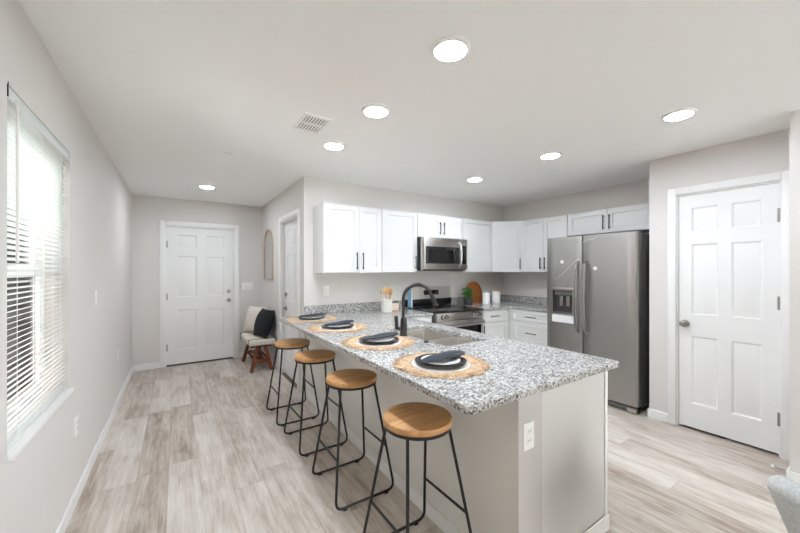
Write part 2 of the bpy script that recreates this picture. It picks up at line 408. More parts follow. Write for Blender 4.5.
# baseboards
def base(name, segs):
    m = MB()
    for (x0, x1, y0, y1) in segs:
        m.box(x0, x1, y0, y1, 0, 0.085, 0.004, 1)
    return struct(m.build(name, 'trim'))
bt = 0.014
base('baseboard_left', [(XL, XL + bt, YB, YF)])
base('baseboard_front', [(XL + bt, DX0 - 0.07, YF - bt, YF), (DX1 + 0.07, XC, YF - bt, YF)])
base('baseboard_corridor', [(XC - bt, XC, HY1 + 0.065, YF - bt)])
base('baseboard_pantry', [(XP - bt, XP, PY1 + 0.062, 1.388), (XP - bt, XF, 1.388, 1.388 + bt)])
base('baseboard_right', [(XN - bt, XN, YB, YN), (XN - bt, XP - 0.02, YN, YN + bt)])

def casing(name, w_, h_, cw, loc, rz):
    """door casing, local opening 0..w_, front face at -y"""
    m = MB(); t = 0.018
    for (a, b_, c, d) in ((-cw, 0, 0, h_ + cw), (w_, w_ + cw, 0, h_ + cw), (0, w_, h_, h_ + cw)):
        m.box(a, b_, -t, 0, c, d, 0.005, 2)
    o = m.build(name, 'trim'); o.location = loc; o.rotation_euler = (0, 0, R(rz)); return struct(o)
def jamb(name, w_, h_, dep, loc, rz, stop=None):
    m = MB(); t = 0.012
    m.box(0.0005, t, 0, dep, 0, h_).box(w_ - t, w_ - 0.0005, 0, dep, 0, h_).box(t, w_ - t, 0, dep, h_ - t, h_ - 0.0005)
    if stop is not None:
        m.box(t, t + .014, stop, stop + .03, 0, h_ - t).box(w_ - t - .014, w_ - t, stop, stop + .03, 0, h_ - t).box(t, w_ - t, stop, stop + .03, h_ - t - .014, h_ - t)
    o = m.build(name, 'trim'); o.location = loc; o.rotation_euler = (0, 0, R(rz)); return struct(o)

def six_panel_door(name, w_, h_, th, loc, rz):
    st, md = 0.115 * w_ / 0.8, 0.11 * w_ / 0.8
    pw = (w_ - 2 * st - md) / 2; k = h_ / 2.03
    rows = [(0.21 * k, 0.80 * k), (0.99 * k, 1.60 * k), (1.715 * k, 1.92 * k)]
    ps = [(x, x + pw, a, b_) for a, b_ in rows for x in (st, st + pw + md)]
    o = panel_slab(MB(), w_, h_, th, ps, RAISED).build(name, 'door', ang=20)
    o.location = loc; o.rotation_euler = (0, 0, R(rz)); return struct(o)
def knob(parent, x, z, name='door_knob'):
    m = MB(); mt = Matrix.Translation((x, 0, z)) @ Matrix.Rotation(R(90), 4, 'X')
    m.lathe([(0.0, 0), (0.032, 0), (0.032, 0.006), (0.012, 0.010), (0.011, 0.030), (0.022, 0.036), (0.028, 0.048), (0.025, 0.060), (0.012, 0.066), (0, 0.067)], 24, mt)
    return m.build(name, 'nickel', parent)
def deadbolt(parent, x, z):
    m = MB(); mt = Matrix.Translation((x, 0, z)) @ Matrix.Rotation(R(90), 4, 'X')
    m.lathe([(0, 0), (0.031, 0), (0.031, 0.010), (0.026, 0.014), (0, 0.014)], 24, mt); m.box(x - 0.017, x + 0.017, -0.03, -0.013, z - 0.006, z + 0.006, 0.003)
    return m.build('deadbolt', 'nickel', parent)
def hinges(parent, x, zs):
    for z in zs:
        m = MB().tube([(x, -0.008, z - 0.05), (x, -0.008, z + 0.05)], 0.008, 10); m.box(x - 0.004, x + 0.016, -0.003, 0.0, z - 0.047, z + 0.047)
        m.build('hinge', 'hingemetal', parent)

# front door
g = 0.014
casing('trim_1', DX1 - DX0, DZ, 0.07, (DX0, YF, 0), 0)
jamb('trim_2', DX1 - DX0, DZ, T - 0.001, (DX0, YF, 0), 0, 0.07)
d = six_panel_door('door_1', DX1 - DX0 - 2 * g, DZ - 0.035, 0.044, (DX0 + g, YF + 0.02, 0.022), 0)
knob(d, 0.81, 0.905); deadbolt(d, 0.81, 1.045); hinges(d, 0.0, (0.25, 0.99, 1.75))
MB().box(0.0, DX1 - DX0 - 2 * g, 0.004, 0.04, -0.016, -0.001).build('door_sweep', 'sweep', d)
struct(MB().box(DX0 + .013, DX1 - .013, YF + .003, YF + T, 0.0, 0.0055).build('trim_3', 'bronze'))
# corridor door, seen edge-on through its casing
casing('trim_4', HY1 - HY0, HZ, 0.065, (XC, HY1, 0), -90)
jamb('trim_5', HY1 - HY0, HZ, 0.119, (XC, HY1, 0), -90, 0.083)
d = six_panel_door('door_2', HY1 - HY0 - 2 * g, HZ - 0.03, 0.035, (XC + 0.045, HY1 - g, 0.016), -90)
deadbolt(d, 0.07, 1.06)
lm = MB(); lm.lathe([(0, 0), (0.032, 0), (0.032, 0.008), (0.012, 0.012), (0.012, 0.045), (0, 0.045)], 20, Matrix.Translation((0.07, 0, 0.875)) @ Matrix.Rotation(R(90), 4, 'X'))
lm.bar((0.062, -0.042, 0.875), (0.175, -0.042, 0.875), 0.018, 0.012, bev=0.004); lm.build('door_lever', 'nickel', d)
struct(MB().box(XC + .002, XC + .042, HY0 + .013, HY1 - .013, 0.0, 0.0135).build('trim_6', 'bronze'))
# pantry door
casing('trim_7', PY1 - PY0, PZ, 0.062, (XP, PY1, 0), -90)
jamb('trim_8', PY1 - PY0, PZ, 0.119, (XP, PY1, 0), -90, 0.06)
d = six_panel_door('door_3', PY1 - PY0 - 2 * g, PZ - 0.036, 0.035, (XP + 0.012, PY1 - g, 0.022), -90)
knob(d, 0.045, 0.905); hinges(d, PY1 - PY0 - 2 * g, (0.26, 1.13, 1.79))
MB().box(-0.0125, -0.0005, -0.004, 0.004, 0.875, 0.935).build('strike_plate', 'nickel', d)

# window in the left wall, with marble sill
struct(MB().box(XL - 0.10, XL + 0.018, WY0 + 0.001, WY1 - 0.001, WZ0 + 0.0005, WZ0 + 0.02, 0.004).build('trim_9', 'trim'))
XG = XL - 0.125
wf = MB(); fw = 0.045; a0, a1, c0, c1 = WY0 + .0005, WY1 - .0005, WZ0 + .0005, WZ1 - .0005
for (y0, y1, z0, z1) in ((a0, a0 + fw, c0, c1), (a1 - fw, a1, c0, c1), (a0 + fw, a1 - fw, c0, c0 + fw), (a0 + fw, a1 - fw, c1 - fw, c1)): wf.box(XG - .024, XG + .024, y0, y1, z0, z1, .004)
win = struct(wf.build('window_1', 'trim'))
zm = 1.395
for (nm, xx, z0, z1) in (('upper_sash', XG - .011, zm - .022, c1 - fw), ('lower_sash', XG + .011, c0 + fw, zm + .022)):
    m = MB(); sw = .032
    for (y0, y1, za, zb) in ((a0 + fw, a0 + fw + sw, z0, z1), (a1 - fw - sw, a1 - fw, z0, z1), (a0 + fw + sw, a1 - fw - sw, z0, z0 + sw + .012), (a0 + fw + sw, a1 - fw - sw, z1 - sw - .012, z1)): m.box(xx - .010, xx + .010, y0, y1, za, zb, .003)
    sh = m.build(nm, 'trim', win)
    MB().box(xx - .002, xx + .002, a0 + fw + sw, a1 - fw - sw, z0 + sw, z1 - sw).build('pane', 'glass', sh)
# blind
xb = XL - 0.026
bl = thing('window_blind', 'white horizontal slat blind lowered over the window in the left wall', 'blind', (xb, (WY0 + WY1) / 2, WZ0 + 0.022))
yh = (WY1 - WY0) / 2 - 0.006; zh = WZ1 - WZ0 - 0.022
MB().box(-0.022, 0.024, -yh, yh, zh - 0.048, zh - 0.002, 0.003).build('headrail', 'blind', bl)
m = MB(); nz_ = 56
for i in range(nz_):
    z = 0.035 + (zh - 0.10) * i / (nz_ - 1); tl = R(24)
    p = [(-0.0125, 0.0), (-0.006, 0.0016), (0, 0.0021), (0.006, 0.0016), (0.0125, 0.0)]
    rows = []
    for sgn in (0.0004, -0.0004):
        rows.append([(x * math.cos(tl) - (q + sgn) * math.sin(tl), z + x * math.sin(tl) + (q + sgn) * math.cos(tl)) for x, q in p])
    for ya, yb in ((-yh + .003, yh - .003),):
        vs = [[[m.b.verts.new((x, yy, zz)) for x, zz in rw] for yy in (ya, yb)] for rw in rows]
        for k in range(4):
            m.b.faces.new((vs[0][0][k], vs[0][0][k + 1], vs[0][1][k + 1], vs[0][1][k])); m.b.faces.new((vs[1][0][k + 1], vs[1][0][k], vs[1][1][k], vs[1][1][k + 1]))
        m.b.faces.new((vs[0][0][0], vs[0][1][0], vs[1][1][0], vs[1][0][0])); m.b.faces.new((vs[0][0][4], vs[1][0][4], vs[1][1][4], vs[0][1][4]))
m.build('slats', 'blind', bl)
MB().box(-0.014, 0.014, -yh + .003, yh - .003, 0.002, 0.018, 0.003).build('bottom_rail', 'blind', bl)
for yy in (-yh + 0.13, 0.0, yh - 0.13):
    MB().tube([(0.0145, yy, 0.015), (0.0145, yy, zh - 0.05)], 0.001, 6).tube([(-0.0145, yy, 0.015), (-0.0145, yy, zh - 0.05)], 0.001, 6).build('ladder_cord', 'blind', bl)
MB().tube([(0.030, -yh + 0.075, zh - 0.03), (0.030, -yh + 0.075, 0.70)], 0.005, 8).build('tilt_wand', 'plastic', bl)
MB().box(0.018, 0.027, -yh + 0.001, -yh + 0.006, zh - 0.045, zh + 0.01).build('mounting_clip', 'slot', bl)

# unseen sliding glass door, added behind the camera to let daylight in
m = MB(); e = 0.0005
for (x0, x1, z0, z1) in ((GX0 + e, GX0 + .06, 0, GZ - e), (GX1 - .06, GX1 - e, 0, GZ - e), (GX0 + .06, GX1 - .06, GZ - .06, GZ - e), (GX0 + .06, GX1 - .06, 0.0, .03), (2.46, 2.54, .03, GZ - .06)): m.box(x0, x1, YB - .10, YB - .04, z0, z1, .004)
sl = struct(m.build('added_glass_door', 'trim'))
MB().box(GX0 + .06, 2.46, YB - .072, YB - .068, .03, GZ - .06).build('pane', 'glass', sl); MB().box(2.54, GX1 - .06, YB - .072, YB - .068, .03, GZ - .06).build('pane', 'glass', sl)

# outdoors
struct(MB().box(-16, 14, -16, 22, -0.30, -0.20).build('ground', 'ground'))
fn = thing('garden_fence', 'dark brown upright board fence outside the left window', 'fence', (-1.80, 7.0, -0.20))
m = MB(); y = -5.0
while y < 9.0:
    m.box(-0.01, 0.01, y, y + 0.135, 0.02, 1.93 + 0.004 * math.sin(y * 9)); y += 0.142
m.build('boards', 'fencewood', fn)
for z in (0.35, 1.6): MB().box(-0.06, -0.012, -5.0, 9.0, z, z + 0.09).build('rail', 'fencewood', fn)
for y in (-4.6, -2.2, 0.2, 2.6, 5.0, 7.4): MB().box(-0.15, -0.062, y, y + .09, 0, 1.9).build('post', 'fencewood', fn)
def tree(loc, h, r, seed, label):
    rnd = random.Random(seed); t = thing('garden_tree', label, 'tree', loc)
    MB().tube([(0, 0, 0), (0.05, 0.03, h * .4), (0, 0, h * .75)], [0.12, 0.09, 0.04], 10).build('trunk', 'bark', t)
    m = MB()
    for _ in range(1500):
        v = Vector((rnd.gauss(0, 1), rnd.gauss(0, 1), rnd.gauss(0, 1))).normalized() * r * rnd.random() ** 0.4
        c = Vector((0, 0, h * .72)) + Vector((v.x, v.y, v.z * 0.9)); a = Vector((rnd.gauss(0, 1), rnd.gauss(0, 1), rnd.gauss(0, 1))).normalized(); b_ = a.orthogonal().normalized(); s_ = rnd.uniform(.06, .13)
        q = [m.b.verts.new(c + a * s_), m.b.verts.new(c + b_ * s_ * .5), m.b.verts.new(c - a * s_), m.b.verts.new(c - b_ * s_ * .5)]; m.b.faces.new(q)
    m.build('foliage', 'treeleaf', t, smooth=False)
tree((-3.6, 12.4, -0.2), 3.9, 1.3, 3, 'leafy yellow-green tree behind the fence outside the left window')

# ------------------------------------------------------------------ ceiling fittings
lamps = [(1.075, 1.20, 'round ceiling lamp closest to the camera, nearest the top edge of the photo'), (1.085, 1.93, 'round ceiling lamp just right of the air vent, second along the peninsula from the camera'),
         (1.095, 2.66, 'round ceiling lamp third along the peninsula, near the corner of the kitchen wall'), (0.317, 4.84, 'round ceiling lamp in front of the front door'),
         (2.80, 0.865, 'round ceiling lamp on the right, in front of the pantry door'), (2.82, 1.81, 'round ceiling lamp in the kitchen, out from the refrigerator'), (2.84, 2.76, 'round ceiling lamp in front of the range, furthest into the kitchen')]
lp = None
for (x, y, lb) in lamps:
    if lp is None:
        lp = thing('ceiling_lamp', lb, 'ceiling lamp', (x, y, CH), 0, 'round ceiling lamps')
        m = MB(); m.lathe([(0.074, -0.0005), (0.092, -0.0005), (0.091, -0.008), (0.083, -0.014), (0.074, -0.014), (0.074, -0.0005)], 48, cap=False); m.build('trim_ring', 'plastic', lp)
        MB().lathe([(0, -0.0125), (0.0735, -0.0125), (0.0735, -0.002), (0, -0.002)], 48).build('lens', 'lamp', lp)
    else: copy_tree(lp, (x, y, CH), label=lb)
vt = thing('ceiling_vent', 'white rectangular air vent in the ceiling with two banks of louvres', 'vent', (0.803, 2.355, CH))
hx, hy = 0.096, 0.145; m = MB()
for (x0, x1, y0, y1) in ((-hx, -hx + .022, -hy, hy), (hx - .022, hx, -hy, hy), (-hx + .022, hx - .022, -hy, -hy + .025), (-hx + .022, hx - .022, hy - .025, hy), (-hx + .022, hx - .022, -.012, .012)): m.box(x0, x1, y0, y1, -.009, -.0005, .002, 1)
m.build('frame', 'plastic', vt)
MB().box(-hx + .021, hx - .021, -hy + .024, hy - .024, -.0025, -.0005).build('duct_opening', 'slot', vt)
m = MB()
for (ya, yb) in ((-hy + .026, -.013), (.013, hy - .026)):
    for i in range(7):
        x = -hx + .034 + i * (2 * hx - .068) / 6; mt = Matrix.Translation((x, (ya + yb) / 2, -.006)) @ Matrix.Rotation(R(8), 4, 'Y')
        m.box(-.0064, .0064, -(yb - ya) / 2, (yb - ya) / 2, -.0008, .0008, mat=mt)
m.build('louvres', 'plastic', vt)
tag(MB().lathe([(0, -.0005), (.04, -.0005), (.038, -.006), (.014, -.007), (.012, -.004), (0, -.004)], 28).build('sprinkler_cover', 'plastic', None, (0.382, 3.39, CH)), 'tiny round white sprinkler cover on the hallway ceiling', 'sprinkler')

# ------------------------------------------------------------------ switches and outlets
def wall_plate(name, label, loc, rz, kind, gangs=1, cat='outlet'):
    t = thing(name, label, cat, loc, rz); w_ = 0.036 + 0.023 * (gangs - 1)
    MB().box(-w_, w_, -.006, -.0003, -.058, .058, .003).build('cover_plate', 'plastic', t)
    for k in range(gangs):
        cx = (k - (gangs - 1) / 2) * .046
        if kind == 'outlet':
            for s_ in (-1, 1):
                f = MB().box(cx - .017, cx + .017, -.0085, -.006, s_ * .020 - .014, s_ * .020 + .014, .002).build('socket', 'plastic', t)
                MB().box(cx - .008, cx - .006, -.0092, -.0083, s_ * .020 - .002, s_ * .020 + .007).box(cx + .006, cx + .008, -.0092, -.0083, s_ * .020 - .002, s_ * .020 + .007).build('slots', 'slot', f)
        else:
            MB().box(cx - .017, cx + .017, -.011, -.006, -.033, .033, .003).build('rocker', 'plastic', t)
    return t
wall_plate('light_switch', 'white light switch on the left wall just past the window', (XL, 3.38, 1.19), 90, 'switch', 1, 'light switch')
wall_plate('wall_outlet', 'white outlet low on the left wall, just past the window', (XL, 2.79, .455), 90, 'outlet')
wall_plate('wall_outlet', 'white outlet low on the left wall, furthest from the window towards the front door', (XL, 4.58, .51), 90, 'outlet')
wall_plate('light_switch', 'white wide light switch plate beside the front door knob', (.955, YF, 1.14), 0, 'switch', 3, 'light switch')
wall_plate('wall_outlet', 'white outlet on the kitchen wall below the leftmost upper cabinet', (1.435, YK, 1.16), 0, 'outlet')
wall_plate('wall_outlet', 'white outlet on the end of the peninsula', (1.268, .918, .685), 0, 'outlet')

# ------------------------------------------------------------------ cabinets
def pull(parent, x, z, L, horiz=False):
    m = MB(); h = L / 2
    if horiz:
        m.bar((x - h, -.03, z), (x + h, -.03, z), .010, .010, bev=.002)
        for s_ in (-1, 1): m.tube([(x + s_ * (h - .02), 0.0, z), (x + s_ * (h - .02), -.03, z)], .004, 8)
    else:
        m.bar((x, -.03, z - h), (x, -.03, z + h), .010, .010, (0, 1, 0), bev=.002)
        for s_ in (-1, 1): m.tube([(x, 0.0, z + s_ * (h - .02)), (x, -.03, z + s_ * (h - .02))], .004, 8)
    return m.build('handle', 'pull', parent)
def shaker(parent, name, x0, x1, z0, z1, hand=None, hz=None, L=.16, rail=.057):
    w_, h_ = x1 - x0, z1 - z0
    o = panel_slab(MB(), w_, h_, .019, [(rail, w_ - rail, rail, h_ - rail)], SHAKER).build(name, 'cab', parent, (x0, -.0195, z0), ang=20)
    if hand is not None: pull(o, hand - x0, hz - z0, L)
    return o
def slabdrawer(parent, x0, x1, z0, z1, L=.16):
    w_, h_ = x1 - x0, z1 - z0; r_ = .035 if h_ < .18 else .05
    o = panel_slab(MB(), w_, h_, .019, [(r_, w_ - r_, r_, h_ - r_)], SHAKER).build('drawer', 'cab', parent, (x0, -.0195, z0), ang=20)
    pull(o, w_ / 2, h_ / 2, L, True); return o
UB, UT, UD = 1.37, 2.11, .305
def upper(label, loc, rz, w_, doors, z0=UB, z1=UT, dep=UD):
    """local x along the front, carcass behind y=0"""
    t = thing('upper_cabinet', label, 'cabinet', (loc[0], loc[1], z0), rz, 'white shaker upper cabinets'); h_ = z1 - z0
    MB().box(.0005, w_ - .0005, 0, dep, 0, h_, .001, 1).build('carcass', 'cab', t)
    for (x0, x1, hx_, hz_, L) in doors: shaker(t, 'door', x0, x1, .004, h_ - .004, hx_, hz_, L)
    return t
YU = YK - UD - .001    # carcass front
w1 = 1.986 - 1.282
upper('white two-door upper cabinet at the left end, above the crock of spoons', (1.282, YU), 0, w1, [(.003, w1 / 2 + .06, w1 / 2 + .025, .13, .19), (w1 / 2 + .063, w1 - .003, w1 / 2 + .10, .13, .19)])
w2 = 2.497 - 1.99
upper('white single-door upper cabinet just left of the microwave', (1.99, YU), 0, w2, [(.003, w2 - .003, w2 - .04, .12, .16)])
w3 = .765
upper('short white two-door upper cabinet directly above the microwave', (2.50, YU), 0, w3, [(.003, w3 / 2 - .0015, w3 / 2 - .033, .125, .16), (w3 / 2 + .0015, w3 - .003, w3 / 2 + .033, .125, .16)], z0=1.815)
w4 = 3.865 - 3.27
upper('white single-door upper cabinet just right of the microwave', (3.27, YU), 0, w4, [(.003, w4 - .003, .04, .12, .16)])
# diagonal corner
cg = thing('upper_cabinet', 'white corner upper cabinet set diagonally where the kitchen walls meet', 'cabinet', (3.87, YU, UB), -45, 'white shaker upper cabinets')
mi = Matrix.Rotation(R(45), 4, 'Z'); P = [(3.87, YU), (XF - UD, 3.11), (XF - .001, 3.11), (XF - .001, YK - .001), (3.87, YK - .001)]
MB().prism([tuple((mi @ Vector((x - 3.87, y - YU, 0)))[:2]) for x, y in P], 0, UT - UB).build('carcass', 'cab', cg)
dl = math.hypot(XF - UD - 3.87, YU - 3.11)
shaker(cg, 'door', .006, dl - .006, .004, UT - UB - .004, dl - .045, .12, .16)
XU = XF - UD - .001
w5 = 3.108 - 2.432
upper('white two-door upper cabinet between the corner and the refrigerator', (XU, 3.108), -90, w5, [(.003, w5 / 2 - .0015, w5 / 2 - .033, .12, .16), (w5 / 2 + .0015, w5 - .003, w5 / 2 + .033, .12, .16)])
w6 = 2.428 - 1.42
upper('short white two-door upper cabinet above the refrigerator', (XU, 2.428), -90, w6, [(.003, .473, .44, .125, .17), (.476, w6 - .06, .509, .125, .17)], z0=1.83)

BH = .868
def basecab(label, loc, rz, w_, dep, fronts, open_top=False, toe=True):
    t = thing('base_cabinet', label, 'cabinet', (loc[0], loc[1], 0), rz, 'white shaker base cabinets'); m = MB()
    if open_top:
        m.box(0, .018, 0, dep, .1, BH).box(w_ - .018, w_, 0, dep, .1, BH).box(.018, w_ - .018, 0, dep, .1, .118).box(.018, w_ - .018, dep - .012, dep, .118, BH).box(.018, w_ - .018, 0, .018, .118, BH - .001)
    else: m.box(0, w_, 0, dep, .1, BH)
    if toe: m.box(0, w_, .06, dep, 0, .1)
    m.build('carcass', 'cab', t)
    for f in fronts:
        if f[0] == 'd': slabdrawer(t, *f[1:5])
        else: shaker(t, 'door', f[1], f[2], f[3], f[4], f[5], f[4] - .10, .16)
    return t
XPR = 1.95     # kitchen-side face of the peninsula cabinets
YE = .918      # free end of the peninsula
pc = basecab('long white cabinet under the peninsula counter, facing the range', (XPR, YE + .02), 90, 3.085 - YE - .02, XPR - 1.368, [], True)
L_ = 3.085 - YE - .02
for i in range(4):
    a = .03 + i * .50; shaker(pc, 'door', a, a + .49, .115, .70, a + (.45 if i % 2 == 0 else .04), .60); 
    o = panel_slab(MB(), .49, .145, .019, [(.035, .455, .035, .11)], SHAKER).build('drawer_front', 'cab', pc, (a, -.0195, .71), ang=20)
ep = MB().box(1.367, XPR - .002, YE, YE + .0185, 0, BH, .001, 1).build('end_panel', 'endpaint', None); ep.parent = pc; ep.matrix_parent_inverse = Matrix.LocRotScale(pc.location, pc.rotation_euler, None).inverted()
o = MB().box(XPR - .028, XPR, YE - .005, YE - .0005, 0, BH, .001, 1).build('corner_strip', 'trim', None); o.parent = pc; o.matrix_parent_inverse = ep.matrix_parent_inverse
o = MB().box(1.368, XPR - .001, YE - .014, YE - .0055, 0, .085, .003, 1).build('toe_board', 'trim', None); o.parent = pc; o.matrix_parent_inverse = ep.matrix_parent_inverse
kw = struct(MB().box(1.20, 1.3665, YE, YK - .001, 0, BH).build('wall_peninsula', 'knee'))
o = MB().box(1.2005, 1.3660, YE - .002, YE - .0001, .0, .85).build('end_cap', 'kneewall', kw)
base('baseboard_peninsula', [(1.186, 1.1995, YE - .014, YK - .03), (1.186, 1.3665, YE - .016, YE - .0025)])
YBF = YK - .001 - .61  # base carcass front
basecab('white base cabinet between the peninsula and the range', (XPR + .02, YBF), 0, 2.494 - XPR - .02, .61, [('d', .03, .50, .715, .855, .13), ('p', .03, .50, .115, .70, .46)])
w8 = 3.8685 - 3.268
basecab('white base cabinet just right of the range, with one drawer over a door', (3.268, YBF), 0, w8, .61, [('d', .004, w8 - .06, .715, .855, .13), ('p', .004, w8 - .06, .115, .70, .06)])
w9 = YBF - .0005 - 2.432
basecab('white base cabinet with three stacked drawers beside the refrigerator', (XF - .611, YBF - .0005), -90, w9, .609, [('d', .075, w9 - .004, .715, .855), ('d', .075, w9 - .004, .44, .705), ('d', .075, w9 - .004, .115, .43)])

# ------------------------------------------------------------------ countertops
def slab(name, outline, holes, z0, z1, bev, mat, parent=None):
    cu = bpy.data.curves.new(name, 'CURVE'); cu.dimensions = '2D'; cu.fill_mode = 'BOTH'
    for pts in [outline] + holes:
        sp = cu.splines.new('POLY'); sp.points.add(len(pts) - 1); sp.use_cyclic_u = True
        for p, q in zip(sp.points, pts): p.co = (q[0], q[1], 0, 1)
    cu.extrude = (z1 - z0) / 2 - bev; cu.bevel_depth = bev; cu.bevel_resolution = 2; cu.offset = -bev
    co = bpy.data.objects.new(name + '_c', cu); COL.objects.link(co); bpy.context.view_layer.update()
    me = bpy.data.meshes.new_from_object(co.evaluated_get(bpy.context.evaluated_depsgraph_get())); bpy.data.objects.remove(co)
    me.name = name; me.materials.clear(); me.materials.append(M[mat])
    for v in me.vertices: v.co.z += (z0 + z1) / 2
    return link(name, me, parent)
def rrect(x0, x1, y0, y1, r, n=5):
    o = []
    for cx, cy, a in ((x1 - r, y0 + r, -90), (x1 - r, y1 - r, 0), (x0 + r, y1 - r, 90), (x0 + r, y0 + r, 180)):
        for k in range(n + 1): t = R(a + 90 * k / n); o.append((cx + r * math.cos(t), cy + r * math.sin(t)))
    return o
def arc(cx, cy, r, a0, a1, n=5): return [(cx + r * math.cos(R(a0 + (a1 - a0) * k / n)), cy + r * math.sin(R(a0 + (a1 - a0) * k / n))) for k in range(n + 1)]
CZ0, CZ1 = .8685, .900
CXL, CXR, CYN, CYF = .888, 2.030, .888, 3.66
BOWLS = [(1.489, 1.868, 1.687, 1.998), (1.489, 1.868, 2.024, 2.448)]
outl = arc(CXL + .025, CYN + .025, .025, 180, 270) + arc(CXR - .012, CYN + .012, .012, 270, 360) + [(CXR, 3.085), (2.494, 3.085), (2.494, YK - .001), (XC + .002, YK - .001), (XC + .002, CYF)] + arc(CXL + .02, CYF - .02, .02, 90, 180)
ct = slab('countertop', outl, [rrect(1.487, 1.870, 1.685, 2.45, .012)], CZ0, CZ1, .004, 'granite')
tag(ct, 'speckled grey granite countertop of the peninsula, running back to the range', 'countertop')
MB().box(XC + .002, 2.494, YK - .021, YK - .001, CZ1, CZ1 + .10, .002, 1).build('backsplash', 'granite', ct)
c2 = slab('countertop', [(3.268, 3.085), (3.845, 3.085), (3.845, 2.432), (XF - .001, 2.432), (XF - .001, YK - .001), (3.268, YK - .001)], [], CZ0, CZ1, .004, 'granite')
tag(c2, 'speckled grey granite corner countertop between the range and the refrigerator', 'countertop')
MB().box(3.268, XF - .001, YK - .021, YK - .001, CZ1, CZ1 + .10, .002, 1).box(XF - .021, XF - .001, 2.432, YK - .021, CZ1, CZ1 + .10, .002, 1).build('backsplash', 'granite', c2)

# sink
sk = thing('kitchen_sink', 'double-bowl stainless steel sink set into the peninsula counter', 'sink', (0, 0, 0))
for (x0, x1, y0, y1) in BOWLS:
    m = MB(); rings = []
    for ins, z in ((-.012, CZ0 - .0008), (-.001, CZ0 - .0008), (.003, CZ0 - .02), (.010, .70), (.035, .672)):
        rings.append([m.b.verts.new((x, y, z)) for x, y in rrect(x0 + ins, x1 - ins, y0 + ins, y1 - ins, .014)])
    for a, b_ in zip(rings, rings[1:]):
        for k in range(len(a)): m.b.faces.new((a[k], a[(k + 1) % len(a)], b_[(k + 1) % len(a)], b_[k]))
    m.b.faces.new(rings[-1]); bo = m.build('bowl', 'sink', sk)
    MB().lathe([(0, .6725), (.022, .6725), (.042, .676), (.044, .673), (.044, .672)], 24, Matrix.Translation(((x0 + x1) / 2, (y0 + y1) / 2, 0))).build('drain', 'chrome', bo)
# faucet
fc = thing('kitchen_faucet', 'tall matte black gooseneck faucet beside the sink', 'faucet', (1.446, 2.145, CZ1), -20)
MB().lathe([(0, .0), (.031, 0), (.031, .006), (.027, .012), (.0255, .10), (.021, .135), (0, .135)], 28).build('body', 'mblack', fc)
pts = [(0, 0, .13), (0, 0, .27)] + [(.113 - .113 * math.cos(R(a)), 0, .275 + .113 * math.sin(R(a))) for a in range(10, 165, 10)]
MB().tube(pts, .0135, 14).build('spout', 'mblack', fc)
e0 = Vector(pts[-1]); dr = (Vector(pts[-1]) - Vector(pts[-2])).normalized()
MB().tube([e0, e0 + dr * .02, e0 + dr * .022, e0 + dr * .07, e0 + dr * .105, e0 + dr * .107], [.0145, .0145, .018, .020, .024, .018], 16).build('spray_head', 'mblack', fc)
hl = MB().tube([(-.0, .0, .055), (-.045, 0.012, .055)], .014, 14).build('handle_hub', 'mblack', fc)
MB().bar((-.048, .012, .045), (-.054, .014, .15), .028, .022, (0, 1, 0), .006).build('lever', 'mblack', hl)
tag(MB().lathe([(0, 0), (.019, 0), (.019, .004), (.013, .007), (.013, .012), (0, .013)], 20).build('sink_button', 'mblack', None, (1.445, 1.86, CZ1)), 'small black disposal button on the counter beside the faucet', 'button')

# ------------------------------------------------------------------ appliances
# range
rg = thing('range', 'stainless steel electric range with black glass cooktop', 'range', (2.885, 3.03, 0))
MB().box(-.378, .378, .02, .65, .03, .893, .003).build('body', 'darkside', rg)
MB().box(-.379, .379, -.012, .60, .8935, .912, .004).build('cooktop', 'blackglass', rg)
m = MB()
for (x, y, r_) in ((-.19, .14, .10), (.19, .14, .115), (-.19, .42, .09), (.19, .42, .09)): m.lathe([(r_ - .002, .9122), (r_, .9122), (r_, .9128), (r_ - .002, .9128)], 40, Matrix.Translation((x, y, 0)), cap=False)
m.build('burner_rings', 'darkside', rg)
bk = MB().box(-.372, .381, .60, .672, .913, 1.01, .004).build('backguard', 'black', rg)
m = MB(); m.prism([(.605, 1.01), (.672, 1.01), (.672, 1.168), (.63, 1.168), (.62, 1.163)], -.360, .381)
for v in m.b.verts: v.co = Vector((v.co.z, v.co.x, v.co.y))
cp = m.build('control_panel', 'palesteel', bk)
m = MB().box(-.10, .155, .604, .622, 1.062, 1.128, .002); m.build('display', 'display', cp)
fp = MB().box(-.377, .377, -.012, .02, .80, .8925, .003).build('front_panel', 'steelh', rg)
for x in (-.30, -.245, .20, .245, .30):
    MB().lathe([(0, 0), (.021, 0), (.021, .012), (.017, .028), (0, .03)], 20, Matrix.Translation((x, -.012, .848)) @ Matrix.Rotation(R(90), 4, 'X')).build('knob', 'chrome', rg)
    MB().lathe([(.0215, 0), (.027, 0), (.027, .004), (.0215, .004), (.0215, 0)], 24, Matrix.Translation((x, -.0121, .848)) @ Matrix.Rotation(R(90), 4, 'X'), cap=False).build('knob_bezel', 'black', rg)
od = MB().box(-.377, .377, -.018, .02, .22, .795, .004).build('oven_door', 'steelh', rg)
MB().box(-.33, .33, -.0195, -.017, .33, .715, .001, 1).build('door_window', 'blackglass', od)
m = MB().tube([(-.34, -.062, .755), (.34, -.062, .755)], .0125, 14)
for s_ in (-1, 1): m.tube([(s_ * .31, -.016, .755), (s_ * .31, -.062, .755)], .009, 10)
m.build('handle', 'chrome', od)
MB().box(-.377, .377, -.014, .02, .06, .212, .004).build('storage_drawer', 'steelh', rg)
MB().box(-.36, .36, .04, .6, .0, .03).build('base', 'black', rg)
